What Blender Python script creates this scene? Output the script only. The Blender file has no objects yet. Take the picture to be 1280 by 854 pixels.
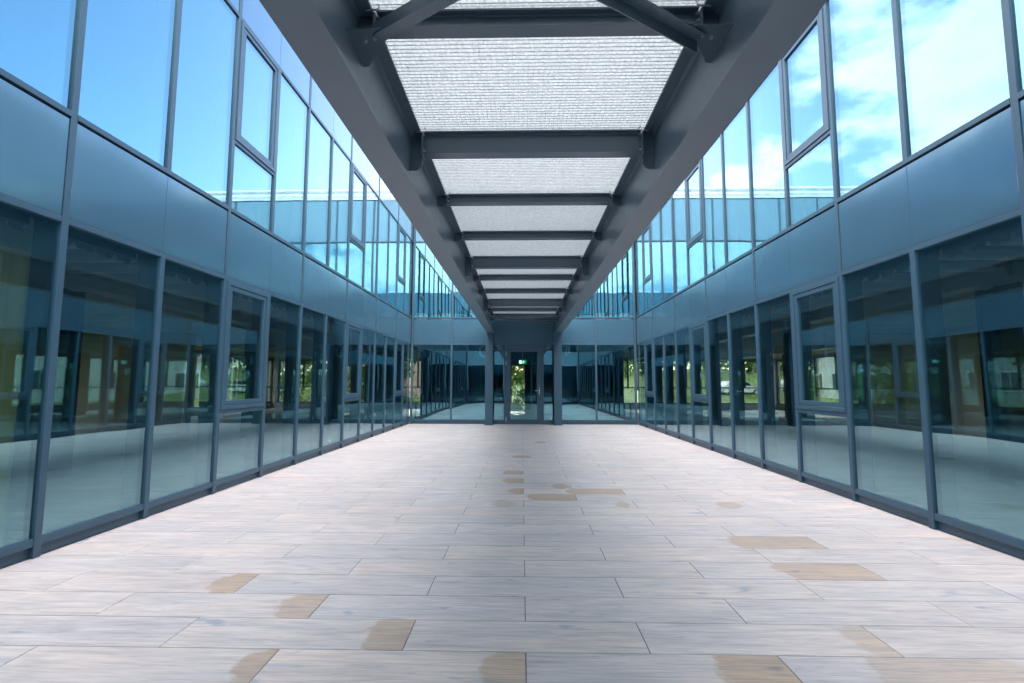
import bpy, bmesh, math, random
from mathutils import Vector, Matrix
R = math.radians
random.seed(7)
S = bpy.context.scene
COL = S.collection

# ------------------------------------------------------------------ constants (metres, camera above the origin)
XL, XR = -3.528, 3.619            # outer faces of the two long facades
YF, YN = 15.11, -0.90             # far and near facade
EYE = 1.27
Z_SILL0, Z_PLINTH = 0.085, 0.142  # bottom rail
Z_HEAD0, Z_HEAD1 = 2.500, 2.548   # rail over the ground floor glass
Z_UP0, Z_UP1 = 3.345, 3.392       # rail under the upper glass
Z_TOP0, Z_TOP1 = 5.83, 5.875
Z_PAR = 7.26
OUT = 13.0                        # outer walls of the ring
YO1, YO0 = 24.5, -10.3
ML = [-0.45, 0.53, 1.52, 2.52, 3.52, 4.53, 5.53, 6.52, 7.505, 8.485, 9.46, 10.43, 11.39, 12.33, 13.25, 14.17]
MR = [-0.55, 0.43, 1.41, 2.41, 3.41, 4.41, 5.41, 6.41, 7.395, 8.385, 9.35, 10.31, 11.28, 12.25, 13.18, 14.12]

# ------------------------------------------------------------------ materials
def mat(name):
    m = bpy.data.materials.new(name); m.use_nodes = True
    nt = m.node_tree; nt.nodes.clear()
    out = nt.nodes.new('ShaderNodeOutputMaterial')
    return m, nt, out
def N(nt, t, **kw):
    n = nt.nodes.new(t)
    for k, v in kw.items():
        if k in n.inputs: n.inputs[k].default_value = v
        else: setattr(n, k, v)
    return n
def L(nt, a, b): nt.links.new(a, b)
def ramp(nt, src, stops):
    r = N(nt, 'ShaderNodeValToRGB'); e = r.color_ramp.elements
    while len(e) < len(stops): e.new(0.5)
    for el, (p, c) in zip(e, stops): el.position = p; el.color = (*c, 1)
    L(nt, src, r.inputs['Fac']); return r.outputs['Color']
def math_(nt, op, a, b=None, c=None, clamp=False):
    n = N(nt, 'ShaderNodeMath', operation=op, use_clamp=clamp)
    for i, v in enumerate((a, b, c)):
        if v is None: continue
        if isinstance(v, (int, float)): n.inputs[i].default_value = v
        else: L(nt, v, n.inputs[i])
    return n.outputs[0]
def mixc(nt, f, a, b, blend='MIX'):
    n = N(nt, 'ShaderNodeMix', data_type='RGBA', blend_type=blend)
    for i, v in ((0, f), (6, a), (7, b)):
        if isinstance(v, (int, float)): n.inputs[i].default_value = v
        elif isinstance(v, tuple): n.inputs[i].default_value = (*v, 1)
        else: L(nt, v, n.inputs[i])
    return n.outputs[2]
def noise(nt, vec, scale, detail=4, rough=.55, dist=0):
    n = N(nt, 'ShaderNodeTexNoise', Scale=scale, Detail=detail, Roughness=rough, Distortion=dist)
    if vec is not None: L(nt, vec, n.inputs['Vector'])
    return n.outputs['Fac']
def simple(name, col, rough=.5, metal=0., spec=.5, var=.12, vscale=3., bump=0., coat=0.):
    m, nt, out = mat(name)
    p = N(nt, 'ShaderNodeBsdfPrincipled', Roughness=rough, Metallic=metal)
    p.inputs['Specular IOR Level'].default_value = spec
    p.inputs['Coat Weight'].default_value = coat
    p.inputs['Coat Roughness'].default_value = .08
    tc = N(nt, 'ShaderNodeTexCoord')
    n1 = noise(nt, tc.outputs['Object'], vscale, 5)
    lo = tuple(c * (1 - var) for c in col); hi = tuple(min(1, c * (1 + var)) for c in col)
    L(nt, ramp(nt, n1, [(.3, lo), (.7, hi)]), p.inputs['Base Color'])
    n2 = noise(nt, tc.outputs['Object'], vscale * 9, 3)
    L(nt, math_(nt, 'MULTIPLY_ADD', n2, rough * .35, rough * .82), p.inputs['Roughness'])
    if bump:
        b = N(nt, 'ShaderNodeBump', Strength=.5, Distance=bump); L(nt, n2, b.inputs['Height'])
        L(nt, b.outputs[0], p.inputs['Normal'])
    L(nt, p.outputs[0], out.inputs[0])
    return m

def glass(name, f0, tint_t, tint_r, wave=.0022, power=4.):
    m, nt, out = mat(name)
    lw = N(nt, 'ShaderNodeLayerWeight', Blend=.5)
    f = math_(nt, 'POWER', lw.outputs['Facing'], power)
    f = math_(nt, 'MULTIPLY_ADD', f, 1 - f0, f0, clamp=True)
    tr = N(nt, 'ShaderNodeBsdfTransparent'); tr.inputs['Color'].default_value = (*tint_t, 1)
    gl = N(nt, 'ShaderNodeBsdfGlossy', Roughness=0.0); L(nt, mixc(nt, math_(nt, 'MULTIPLY', math_(nt, 'POWER', lw.outputs['Facing'], 2.2), .85), tint_r, (.97, .985, 1.0)), gl.inputs['Color'])
    geo = N(nt, 'ShaderNodeNewGeometry')
    n = noise(nt, geo.outputs['Position'], .9, 1)
    b = N(nt, 'ShaderNodeBump', Strength=1., Distance=wave); L(nt, n, b.inputs['Height'])
    L(nt, b.outputs[0], gl.inputs['Normal'])
    mx = N(nt, 'ShaderNodeMixShader'); L(nt, f, mx.inputs[0]); L(nt, tr.outputs[0], mx.inputs[1]); L(nt, gl.outputs[0], mx.inputs[2])
    L(nt, mx.outputs[0], out.inputs[0])
    return m

M = {}
M['solar_glass'] = glass('solar_glass', .30, (.72, .78, .77), (.44, .80, .93))
M['clear_glass'] = glass('clear_glass', .04, (.93, .95, .94), (1, 1, 1), wave=0)
M['frame'] = simple('frame_paint', (.034, .078, .122), .42, 0, .5, .06, 2., 0, .0)
M['steel'] = simple('steel_paint', (.106, .150, .194), .36, 0, .5, .07, 1.5, .0002)
M['darkframe'] = simple('inner_frame', (.035, .045, .06), .45)
M['zinc'] = simple('galvanised', (.55, .58, .60), .38, .7, .5, .15, 20)
M['bolt'] = simple('bolt_zinc', (.62, .64, .66), .3, .85)
M['cap'] = simple('cap_metal', (.66, .69, .72), .4, .2)
M['white'] = simple('white_paint', (.78, .79, .78), .45)
M['cable'] = simple('white_cable', (.90, .90, .88), .4, 0, .5, .02)
M['concrete'] = simple('concrete', (.33, .32, .30), .75, 0, .3, .2, 1.2, .002)
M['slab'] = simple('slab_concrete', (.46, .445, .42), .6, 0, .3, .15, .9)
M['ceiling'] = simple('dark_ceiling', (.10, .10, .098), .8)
M['baffle'] = simple('baffle_metal', (.62, .61, .58), .5)
M['column'] = simple('dark_column', (.045, .05, .055), .6)
M['brown'] = simple('brown_column', (.21, .16, .12), .7)
M['innerwall'] = simple('plaster', (.42, .33, .24), .85, 0, .3, .08)
M['outerwall'] = simple('render_wall', (.36, .33, .29), .85, 0, .3, .1)
M['darkwall'] = simple('dark_wall_panels', (.028, .032, .038), .5)
M['blind'] = simple('blind_rail', (.05, .06, .065), .5)
M['rubber'] = simple('rubber', (.02, .02, .02), .6)
M['chrome'] = simple('handle_metal', (.7, .71, .72), .22, 1.)
M['bark'] = simple('bark', (.10, .075, .05), .9, 0, .2, .3, 8, .01)
M['carpaint'] = simple('white_car_paint', (.75, .76, .77), .25, 0, .5, .02, 1, 0, 1.)
M['carglass'] = simple('car_window', (.02, .03, .035), .08)
M['facadewhite'] = simple('white_render', (.68, .67, .64), .8, 0, .3, .06)
M['facadegrey'] = simple('grey_render', (.36, .37, .38), .8, 0, .3, .08)
M['facadered'] = simple('brick_render', (.38, .25, .21), .8, 0, .3, .1)
M['winblue'] = simple('window_dark', (.05, .09, .12), .06, 0, .8)
M['asphalt'] = simple('asphalt', (.055, .055, .055), .85, 0, .3, .2, 6)

def panel_material():
    m, nt, out = mat('spandrel_paint')
    p = N(nt, 'ShaderNodeBsdfPrincipled', Roughness=.12, Metallic=.55)
    p.inputs['Coat Weight'].default_value = .35; p.inputs['Coat Roughness'].default_value = .10
    p.inputs['Specular IOR Level'].default_value = .6
    geo = N(nt, 'ShaderNodeNewGeometry')
    n1 = noise(nt, geo.outputs['Position'], 1.1, 3)
    L(nt, ramp(nt, n1, [(.25, (.098, .198, .275)), (.75, (.107, .212, .29))]), p.inputs['Base Color'])
    mp = N(nt, 'ShaderNodeMapping'); mp.inputs['Scale'].default_value = (1, 1, .12)
    L(nt, geo.outputs['Position'], mp.inputs[0])
    n2 = noise(nt, mp.outputs[0], 26, 3)
    L(nt, math_(nt, 'MULTIPLY_ADD', n2, .06, .105), p.inputs['Roughness'])
    n3 = noise(nt, geo.outputs['Position'], 1.7, 1)
    b = N(nt, 'ShaderNodeBump', Strength=1., Distance=.003); L(nt, n3, b.inputs['Height'])
    L(nt, b.outputs[0], p.inputs['Normal']); L(nt, b.outputs[0], p.inputs['Coat Normal'])
    L(nt, p.outputs[0], out.inputs[0]); return m
M['panel'] = panel_material()

ROW, R0, PL, JX = .2963, 2.3832 - 8 * .2963, 1.18, .02    # paving rows: lines at R0 + k*ROW, joints at JX + PL*(k or k+.5)
def tile_material():
    m, nt, out = mat('wood_look_tile')
    p = N(nt, 'ShaderNodeBsdfPrincipled', Roughness=.5)
    p.inputs['Specular IOR Level'].default_value = .35
    geo = N(nt, 'ShaderNodeNewGeometry'); pos = geo.outputs['Position']
    rnd = N(nt, 'ShaderNodeAttribute', attribute_name='rnd')
    s0 = N(nt, 'ShaderNodeAttribute', attribute_name='s0').outputs['Fac']
    s1 = N(nt, 'ShaderNodeAttribute', attribute_name='s1').outputs['Fac']
    sd = N(nt, 'ShaderNodeAttribute', attribute_name='sd').outputs['Fac']
    rf = rnd.outputs['Fac']
    off = N(nt, 'ShaderNodeCombineXYZ'); 
    L(nt, math_(nt, 'MULTIPLY', rf, 37.), off.inputs[0]); L(nt, math_(nt, 'MULTIPLY', rf, 91.), off.inputs[1]); L(nt, math_(nt, 'MULTIPLY', rf, 53.), off.inputs[2])
    va = N(nt, 'ShaderNodeVectorMath', operation='ADD'); L(nt, pos, va.inputs[0]); L(nt, off.outputs[0], va.inputs[1])
    def stretched(sx, sy):
        mp = N(nt, 'ShaderNodeMapping'); mp.inputs['Scale'].default_value = (sx, sy, 1)
        L(nt, va.outputs[0], mp.inputs[0]); return mp.outputs[0]
    grain = noise(nt, stretched(1.1, 11), 2.2, 6, .62, .6)
    fine = noise(nt, stretched(2.5, 60), 2.0, 4, .6)
    tone = noise(nt, stretched(.5, 2.2), 1.6, 3, .5)
    streak = noise(nt, stretched(1.3, 14), 1.5, 3, .55, 1.2)
    knot = noise(nt, stretched(2.2, 6), 2.0, 2, .5)
    c = ramp(nt, grain, [(.25, (.40, .362, .37)), (.40, (.55, .485, .465)), (.55, (.635, .553, .525)), (.75, (.695, .606, .565))])
    c2 = ramp(nt, tone, [(.30, (.87, .89, .94)), (.66, (1.03, .99, .98))])
    c = mixc(nt, 1., c, c2, 'MULTIPLY')
    c3 = ramp(nt, fine, [(.34, (.78, .785, .81)), (.56, (1.02, 1.01, 1.0)), (.8, (1.05, 1.04, 1.03))])
    c = mixc(nt, 1., c, c3, 'MULTIPLY')
    pv = ramp(nt, rf, [(0., (.93, .935, .96)), (.35, (1.0, .99, .99)), (.7, (.97, .975, 1.0)), (1., (1.04, 1.0, .98))])
    c = mixc(nt, 1., c, pv, 'MULTIPLY')
    sm = N(nt, 'ShaderNodeMapRange', interpolation_type='SMOOTHSTEP'); sm.inputs[1].default_value = .58; sm.inputs[2].default_value = .74
    L(nt, streak, sm.inputs[0])
    c = mixc(nt, math_(nt, 'MULTIPLY', sm.outputs[0], .55), c, (.33, .36, .43))
    km = N(nt, 'ShaderNodeMapRange', interpolation_type='SMOOTHSTEP'); km.inputs[1].default_value = .66; km.inputs[2].default_value = .78
    L(nt, knot, km.inputs[0])
    c = mixc(nt, math_(nt, 'MULTIPLY', km.outputs[0], .75), c, (.26, .29, .36))
    grit = noise(nt, pos, 210, 2, .6)
    gm = N(nt, 'ShaderNodeMapRange', interpolation_type='SMOOTHSTEP'); gm.inputs[1].default_value = .66; gm.inputs[2].default_value = .76
    L(nt, grit, gm.inputs[0])
    c = mixc(nt, math_(nt, 'MULTIPLY', gm.outputs[0], .38), c, (.24, .22, .21))
    dust = noise(nt, pos, .9, 5, .62)
    c = mixc(nt, 1., c, ramp(nt, dust, [(.3, (.90, .895, .89)), (.7, (1.04, 1.04, 1.04))]), 'MULTIPLY')
    # damp / unbleached beige ends of some boards: wear with its own rounded outline
    sep = N(nt, 'ShaderNodeSeparateXYZ'); L(nt, pos, sep.inputs[0])
    v = math_(nt, 'FRACT', math_(nt, 'DIVIDE', math_(nt, 'SUBTRACT', sep.outputs[1], R0), ROW))
    v = math_(nt, 'MULTIPLY_ADD', v, 2., -1.)
    v2 = math_(nt, 'MULTIPLY', math_(nt, 'MULTIPLY', v, v), .075)
    n5 = noise(nt, va.outputs[0], 6.0, 6, .65)
    nx = math_(nt, 'MULTIPLY_ADD', n5, .24, -.12)
    x = math_(nt, 'ADD', sep.outputs[0], nx)
    a = N(nt, 'ShaderNodeMapRange', interpolation_type='SMOOTHSTEP'); a.inputs[1].default_value = 0; a.inputs[2].default_value = .045
    L(nt, math_(nt, 'SUBTRACT', math_(nt, 'SUBTRACT', x, s0), v2), a.inputs[0])
    b_ = N(nt, 'ShaderNodeMapRange', interpolation_type='SMOOTHSTEP'); b_.inputs[1].default_value = 0; b_.inputs[2].default_value = .045
    L(nt, math_(nt, 'SUBTRACT', math_(nt, 'SUBTRACT', s1, x), v2), b_.inputs[0])
    st = math_(nt, 'MULTIPLY', a.outputs[0], b_.outputs[0])
    st = math_(nt, 'MULTIPLY', st, math_(nt, 'MULTIPLY_ADD', grain, 1.1, .32))
    st = math_(nt, 'MULTIPLY', st, sd, clamp=True)
    c = mixc(nt, st, c, mixc(nt, 1., c, (.77, .66, .52), 'MULTIPLY'))
    L(nt, c, p.inputs['Base Color'])
    L(nt, math_(nt, 'MULTIPLY_ADD', grain, .2, .40), p.inputs['Roughness'])
    bm_ = N(nt, 'ShaderNodeBump', Strength=.3, Distance=.0015); L(nt, grain, bm_.inputs['Height']); L(nt, bm_.outputs[0], p.inputs['Normal'])
    L(nt, p.outputs[0], out.inputs[0]); return m
M['tile'] = tile_material()
M['grout'] = simple('grout', (.11, .105, .105), .9)

def frosted():
    m, nt, out = mat('frosted_canopy_glass')
    tl = N(nt, 'ShaderNodeBsdfTranslucent'); df = N(nt, 'ShaderNodeBsdfDiffuse')
    geo = N(nt, 'ShaderNodeNewGeometry')
    n = noise(nt, geo.outputs['Position'], 62, 3, .6)
    c = ramp(nt, n, [(.34, (.36, .375, .39)), (.66, (.60, .615, .63))])
    L(nt, c, tl.inputs[0]); L(nt, c, df.inputs[0])
    mx = N(nt, 'ShaderNodeMixShader', Fac=.2); L(nt, tl.outputs[0], mx.inputs[1]); L(nt, df.outputs[0], mx.inputs[2])
    L(nt, mx.outputs[0], out.inputs[0]); return m
M['frosted'] = frosted()
def leafy(name, c0, c1):
    m, nt, out = mat(name)
    oi = N(nt, 'ShaderNodeNewGeometry')
    c = ramp(nt, oi.outputs['Random Per Island'], [(0., c0), (1., c1)])
    d = N(nt, 'ShaderNodeBsdfDiffuse'); t = N(nt, 'ShaderNodeBsdfTranslucent')
    L(nt, c, d.inputs[0]); L(nt, mixc(nt, 1., c, (1.3, 1.5, .7), 'MULTIPLY'), t.inputs[0])
    mx = N(nt, 'ShaderNodeMixShader', Fac=.45); L(nt, d.outputs[0], mx.inputs[1]); L(nt, t.outputs[0], mx.inputs[2])
    L(nt, mx.outputs[0], out.inputs[0]); return m
M['leaf'] = leafy('leaf_green', (.07, .12, .025), (.20, .24, .045))
M['leafdark'] = leafy('leaf_dark', (.035, .07, .02), (.10, .15, .03))
M['lawn'] = simple('lawn_grass', (.10, .15, .03), .9, 0, .2, .25, .6, .01)
M['curtain'] = leafy('curtain_fabric', (.74, .68, .48), (.76, .70, .50))
def emit(name, col, s):
    m, nt, out = mat(name)
    e = N(nt, 'ShaderNodeEmission', Strength=s); e.inputs[0].default_value = (*col, 1)
    L(nt, e.outputs[0], out.inputs[0]); return m
M['signgreen'] = emit('sign_green', (.0, .38, .14), .55)
M['signwhite'] = emit('sign_white', (.75, 1., .88), 1.1)

# ------------------------------------------------------------------ mesh helpers
class MB:
    def __init__(s): s.bm = bmesh.new()
    def box(s, x0, x1, y0, y1, z0, z1, bevel=0.):
        x0, x1 = sorted((x0, x1)); y0, y1 = sorted((y0, y1)); z0, z1 = sorted((z0, z1))
        v = [s.bm.verts.new((x, y, z)) for z in (z0, z1) for (x, y) in ((x0, y0), (x1, y0), (x1, y1), (x0, y1))]
        fs = [s.bm.faces.new([v[i] for i in f]) for f in ((3, 2, 1, 0), (4, 5, 6, 7), (0, 1, 5, 4), (1, 2, 6, 5), (2, 3, 7, 6), (3, 0, 4, 7))]
        if bevel:
            es = list({e for f in fs for e in f.edges})
            bmesh.ops.bevel(s.bm, geom=es, offset=bevel, segments=2, profile=.5, affect='EDGES')
        return s
    def prism(s, pts, axis, a0, a1):
        # outline pts in the two other axes (in x,y,z order), extruded along axis from a0 to a1
        def P(u, v, w): return {'x': (w, u, v), 'y': (u, w, v), 'z': (u, v, w)}[axis]
        A = [s.bm.verts.new(P(u, v, a0)) for u, v in pts]; B = [s.bm.verts.new(P(u, v, a1)) for u, v in pts]
        n = len(pts)
        s.bm.faces.new(A); s.bm.faces.new(B[::-1])
        for i in range(n): s.bm.faces.new((A[i], B[i], B[(i + 1) % n], A[(i + 1) % n]))
        return s
    def tube(s, pts, r, n=10, close=False, r1=None):
        pts = [Vector(p) for p in pts]; rings = []
        m = len(pts)
        for i, p in enumerate(pts):
            if close: d = pts[(i + 1) % m] - pts[i - 1]
            else: d = pts[min(i + 1, m - 1)] - pts[max(i - 1, 0)]
            d.normalize()
            u = d.orthogonal().normalized() if i == 0 else (u0 - d * u0.dot(d)).normalized()
            u0 = u; w = d.cross(u)
            rr = r if r1 is None else r + (r1 - r) * i / max(1, m - 1)
            rings.append([s.bm.verts.new(p + (u * math.cos(t) + w * math.sin(t)) * rr) for t in [2 * math.pi * k / n for k in range(n)]])
        for i in range(m if close else m - 1):
            a, b = rings[i], rings[(i + 1) % m]
            for k in range(n): s.bm.faces.new((a[k], a[(k + 1) % n], b[(k + 1) % n], b[k]))
        if not close:
            s.bm.faces.new(rings[0][::-1]); s.bm.faces.new(rings[-1])
        return s
    def mesh(s, name, m, smooth=False):
        bmesh.ops.recalc_face_normals(s.bm, faces=s.bm.faces)
        me = bpy.data.meshes.new(name); s.bm.to_mesh(me); s.bm.free()
        for mm in (m if isinstance(m, (list, tuple)) else [m]): me.materials.append(mm)
        if smooth:
            for f in me.polygons: f.use_smooth = True
        return me

def wloc(o):
    v = Vector(o.location)
    while o.parent: o = o.parent; v += Vector(o.location)
    return v
def link(name, me, parent=None, at=(0, 0, 0)):
    """me is modelled round the point 'at' taken as its own origin; 'at' is in world coordinates"""
    o = bpy.data.objects.new(name, me); COL.objects.link(o)
    if parent is not None:
        o.parent = parent; o.location = Vector(at) - wloc(parent)
    else: o.location = at
    return o
def tag(o, label=None, cat=None, group=None, kind=None):
    for k, v in (('label', label), ('category', cat), ('group', group), ('kind', kind)):
        if v: o[k] = v
    return o
def thing(name, label, cat, at=(0, 0, 0), group=None):
    o = bpy.data.objects.new(name, None); COL.objects.link(o); o.location = at; o.empty_display_size = .3
    return tag(o, label, cat, group)
def rebase(me, at):
    me.transform(Matrix.Translation(-Vector(at))); return me
def wpart(name, mb, m, parent, at=None, smooth=False):
    """mesh modelled in world coordinates, parented, origin moved to 'at' (or the parent's base)"""
    at = wloc(parent) if at is None else Vector(at)
    return link(name, rebase(mb.mesh(name, m, smooth), at), parent, at)

# ------------------------------------------------------------------ ground
def build_paving():
    bm = bmesh.new()
    lr = bm.faces.layers.float.new('rnd'); l0 = bm.faces.layers.float.new('s0'); l1 = bm.faces.layers.float.new('s1'); ld = bm.faces.layers.float.new('sd')
    stains = [(2.23, -1.311, -1.05, 1), (2.23, -.229, .2, .9), (2.23, .855, 1.4, 1.1), (2.23, 1.527, 2.3, .6), (2.52, 1.605, 1.9, .6),
              (2.52, -.84, -.4, .95), (2.82, -1.43, -1.0, .85), (3.12, -2.0, -1.6, .95), (3.42, 1.72, 2.6, .85), (4.01, 1.64, 2.6, .9),
              (5.18, 2.04, 2.34, .8), (5.85, .516, 1.4, 1.5), (5.5, .03, .8, 1.6), (6.39, -.264, .2, 1.5), (7.08, -.29, .2, 1.5),
              (5.87, -.175, .2, 1.3), (6.03, .36, .62, 1.1), (5.12, .965, 1.16, .8), (5.17, -.33, -.06, .7), (10.39, .25, .56, 2.0), (8.6, -.2, .2, 1.2)]
    k0 = int((YN - R0) / ROW) - 2
    for k in range(k0, int((YF - R0) / ROW) + 2):
        y0, y1 = R0 + k * ROW, R0 + (k + 1) * ROW
        y0c, y1c = max(y0, YN - .03), min(y1, YF + .03)
        if y1c - y0c < .01: continue
        odd = (k + 1) % 2
        for j in range(-5, 6):
            x0 = JX + (j + (.5 if odd else 0)) * PL; x1 = x0 + PL
            x0c, x1c = max(x0, XL - .03), min(x1, XR + .03)
            if x1c - x0c < .02: continue
            g = .0018
            a, b, c, d = x0c + g, x1c - g, y0c + g, y1c - g
            e = .0012
            dz = random.uniform(-.0006, .0006)
            v = [bm.verts.new(p) for p in ((a, c, -.003), (b, c, -.003), (b, d, -.003), (a, d, -.003),
                                           (a + e, c + e, dz), (b - e, c + e, dz), (b - e, d - e, dz), (a + e, d - e, dz))]
            r = random.random(); s = (99, 99, 0)
            for (sy, sx0, sx1, sd) in stains:
                if y0 < sy < y1 and x0 <= sx0 + .03 < x1: s = (sx0, sx1, sd)
            for f in ((4, 5, 6, 7), (0, 1, 5, 4), (1, 2, 6, 5), (2, 3, 7, 6), (3, 0, 4, 7)):
                fc = bm.faces.new([v[i] for i in f]); fc[lr] = r; fc[l0], fc[l1], fc[ld] = s
    me = bpy.data.meshes.new('paving'); bm.to_mesh(me); bm.free(); me.materials.append(M['tile'])
    tag(link('paving', me), 'pale wood-look plank tiles paving the courtyard, some ends stained beige', kind='structure')
    b = MB(); b.box(XL - .03, XR + .03, YN - .03, YF + .03, -.06, -.0022)
    tag(link('paving_bed', b.mesh('paving_bed', M['grout'])), 'dark joints under the courtyard tiles', kind='structure')
build_paving()

def build_lawn():
    bm = bmesh.new()
    n = 60; ext = 420
    xs = [-ext + 2 * ext * i / n for i in range(n + 1)]
    def h(x, y):
        d = max(0, math.hypot(x, y - 7) - 42)
        z = -.32
        z += min(5., d * .07) * max(0, min(1, (y + 10) / 40)) * max(0, min(1, (x + 20) / 40))
        z += max(0, d - 120) * .03
        return z
    g = [[bm.verts.new((x, y, h(x, y))) for x in xs] for y in xs]
    for i in range(n):
        for j in range(n): bm.faces.new((g[i][j], g[i][j + 1], g[i + 1][j + 1], g[i + 1][j]))
    me = bpy.data.meshes.new('lawn'); bm.to_mesh(me); bm.free(); me.materials.append(M['lawn'])
    for f in me.polygons: f.use_smooth = True
    tag(link('lawn', me), 'sunny grass around the building, rising beyond it', kind='structure')
    return h
ground_h = build_lawn()

# ------------------------------------------------------------------ facades
def facade_map(side):
    return {'L': lambda s, d: (XL + d, s), 'R': lambda s, d: (XR - d, s), 'F': lambda s, d: (s, YF - d), 'N': lambda s, d: (s, YN + d)}[side]
def fbox(mb, side, s0, s1, d0, d1, z0, z1, bevel=0.):
    f = facade_map(side); a = f(s0, d0); b = f(s1, d1)
    return mb.box(a[0], b[0], a[1], b[1], z0, z1, bevel)
HW = .0275
def mullion(wing, side, s, z0, z1, w=HW):
    f = facade_map(side); x, y = f(s, 0)
    mb = MB(); fbox(mb, side, s - w, s + w, -.045, 0, z0, z1, .0025)
    zi0, zi1 = (z0 if z0 > .2 else .03), min(z1, 2.6 if z0 < 2 else 5.93)
    if zi1 > zi0 + .1: fbox(mb, side, s - w + .004, s + w - .004, -.225, -.0455, zi0, zi1)
    if z0 < 1 and z1 > 4: fbox(mb, side, s - w + .004, s + w - .004, -.225, -.0455, 3.42, 5.93)
    return wpart('mullion', mb, M['frame'], wing, (x, y, z0))
def pane(parent, side, s0, s1, z0, z1, d=-.022, name='glass_pane'):
    f = facade_map(side); x, y = f((s0 + s1) / 2, d)
    mb = MB(); fbox(mb, side, s0, s1, d - .022, d, z0, z1)
    o = wpart(name, mb, M['solar_glass'], parent, (x, y, z0))
    a, b = random.gauss(0, .0013), random.gauss(0, .0009)      # no two panes are glazed exactly in plane
    o.rotation_euler = (0, b, a) if side in 'LR' else (b, 0, a)
    return o
def rail(wing, side, s0, s1, z0, z1, name, d0=-.05, d1=-.004, m='frame'):
    f = facade_map(side); x, y = f((s0 + s1) / 2, 0)
    mb = MB(); fbox(mb, side, s0, s1, d0, d1, z0, z1, .002)
    return wpart(name, mb, M[m], wing, (x, y, z0))
def panel(wing, side, s0, s1, z0, z1, name, seams=(), d=-.009):
    """metal cladding sheet, a few millimetres oil-canned, hairline seams inside it"""
    f = facade_map(side); x, y = f((s0 + s1) / 2, d)
    bm = bmesh.new(); n, mrows = 28, 10
    cells = [s0] + list(seams) + [s1]
    amp = random.uniform(.0006, .0016)
    vs = []
    for i in range(n + 1):
        s = s0 + (s1 - s0) * i / n
        for a, b in zip(cells, cells[1:]):
            if a - 1e-6 <= s <= b + 1e-6: u = (s - a) / (b - a); break
        row = []
        for j in range(mrows + 1):
            z = z0 + (z1 - z0) * j / mrows; v = j / mrows
            dd = d - amp * (1 - (2 * u - 1) ** 2) ** 2 * (1 - (2 * v - 1) ** 2) ** 2
            px, py = f(s, dd); row.append(bm.verts.new((px, py, z)))
        vs.append(row)
    for i in range(n):
        for j in range(mrows): bm.faces.new((vs[i][j], vs[i + 1][j], vs[i + 1][j + 1], vs[i][j + 1]))
    # returned edge and back so the sheet has a thickness
    ring = [vs[i][0] for i in range(n + 1)] + [vs[n][j] for j in range(1, mrows + 1)] + [vs[i][mrows] for i in range(n - 1, -1, -1)] + [vs[0][j] for j in range(mrows - 1, 0, -1)]
    back = []; ring = [bm.verts.new(v.co) for v in ring]
    dx, dy = f(0, -.03)[0] - f(0, 0)[0], f(0, -.03)[1] - f(0, 0)[1]
    for v in ring: back.append(bm.verts.new((v.co.x + dx, v.co.y + dy, v.co.z)))
    for i in range(len(ring)):
        k = (i + 1) % len(ring); bm.faces.new((ring[i], back[i], back[k], ring[k]))
    bm.faces.new(back)
    me = bpy.data.meshes.new(name); bm.to_mesh(me); bm.free(); me.materials.append(M['panel'])
    for i, p in enumerate(me.polygons): p.use_smooth = i < n * mrows
    rebase(me, (x, y, z0)); o = link(name, me, wing, (x, y, z0))
    for s in seams:
        mb = MB(); fbox(mb, side, s - .0025, s + .0025, d - .006, d + .0012, z0 + .004, z1 - .004)
        wpart('seam', mb, M['frame'], o, (x, y, z0))
    return o
def sash_window(wing, side, s0, s1, z0, z1, handle_at=1):
    f = facade_map(side); x, y = f((s0 + s1) / 2, 0)
    def ring(mb, a0, a1, b0, b1, w, d0, d1, bev):
        fbox(mb, side, a0, a1, d0, d1, b0, b0 + w, bev); fbox(mb, side, a0, a1, d0, d1, b1 - w, b1, bev)
        fbox(mb, side, a0, a0 + w, d0, d1, b0 + w, b1 - w, bev); fbox(mb, side, a1 - w, a1, d0, d1, b0 + w, b1 - w, bev)
    mb = MB(); ring(mb, s0, s1, z0, z1, .050, -.06, .012, .003)
    w = wpart('window', mb, M['frame'], wing, (x, y, z0))
    mb = MB(); ring(mb, s0 + .055, s1 - .055, z0 + .055, z1 - .055, .052, -.055, .004, .003)
    wpart('sash_frame', mb, M['frame'], w, (x, y, z0))
    pane(w, side, s0 + .10, s1 - .10, z0 + .10, z1 - .10, -.02, 'pane')
    hs = s0 + .085 if handle_at > 0 else s1 - .085
    mb = MB(); zc = z0 + .36
    fbox(mb, side, hs - .013, hs + .013, -.072, -.056, zc - .035, zc + .035, .004)
    fbox(mb, side, hs - .009, hs + .009, -.105, -.0725, zc - .01, zc + .01, .003)
    fbox(mb, side, hs - .009, hs + .009, -.120, -.1055, zc - .012, zc + .115, .004)
    wpart('handle', mb, M['chrome'], w, (x, y, z0))
    return w
def blind_rail(wing, side, s0, s1):
    """raised pleated blind packed under the head of the glazing"""
    f = facade_map(side); x, y = f((s0 + s1) / 2, -.2)
    mb = MB(); fbox(mb, side, s0, s1, -.30, -.235, 2.47, 2.59)
    n = 9; w = (s1 - s0) / n
    for i in range(n):
        a = s0 + w * (i + .5); pts = []
        for k in range(9):
            t = math.pi * k / 8; pts.append((a + math.cos(t) * w * .40, 2.468 - math.sin(t) * .055))
        dd = -.285 + .02 * (i % 2)
        q0, q1 = f(0, dd), f(0, dd + .018)
        if side in 'LR': mb.prism(pts, 'x', q0[0], q1[0])
        else: mb.prism(pts, 'y', q0[1], q1[1])
    return wpart('blind_rail', mb, M['blind'], wing, (x, y, 2.4))

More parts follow.
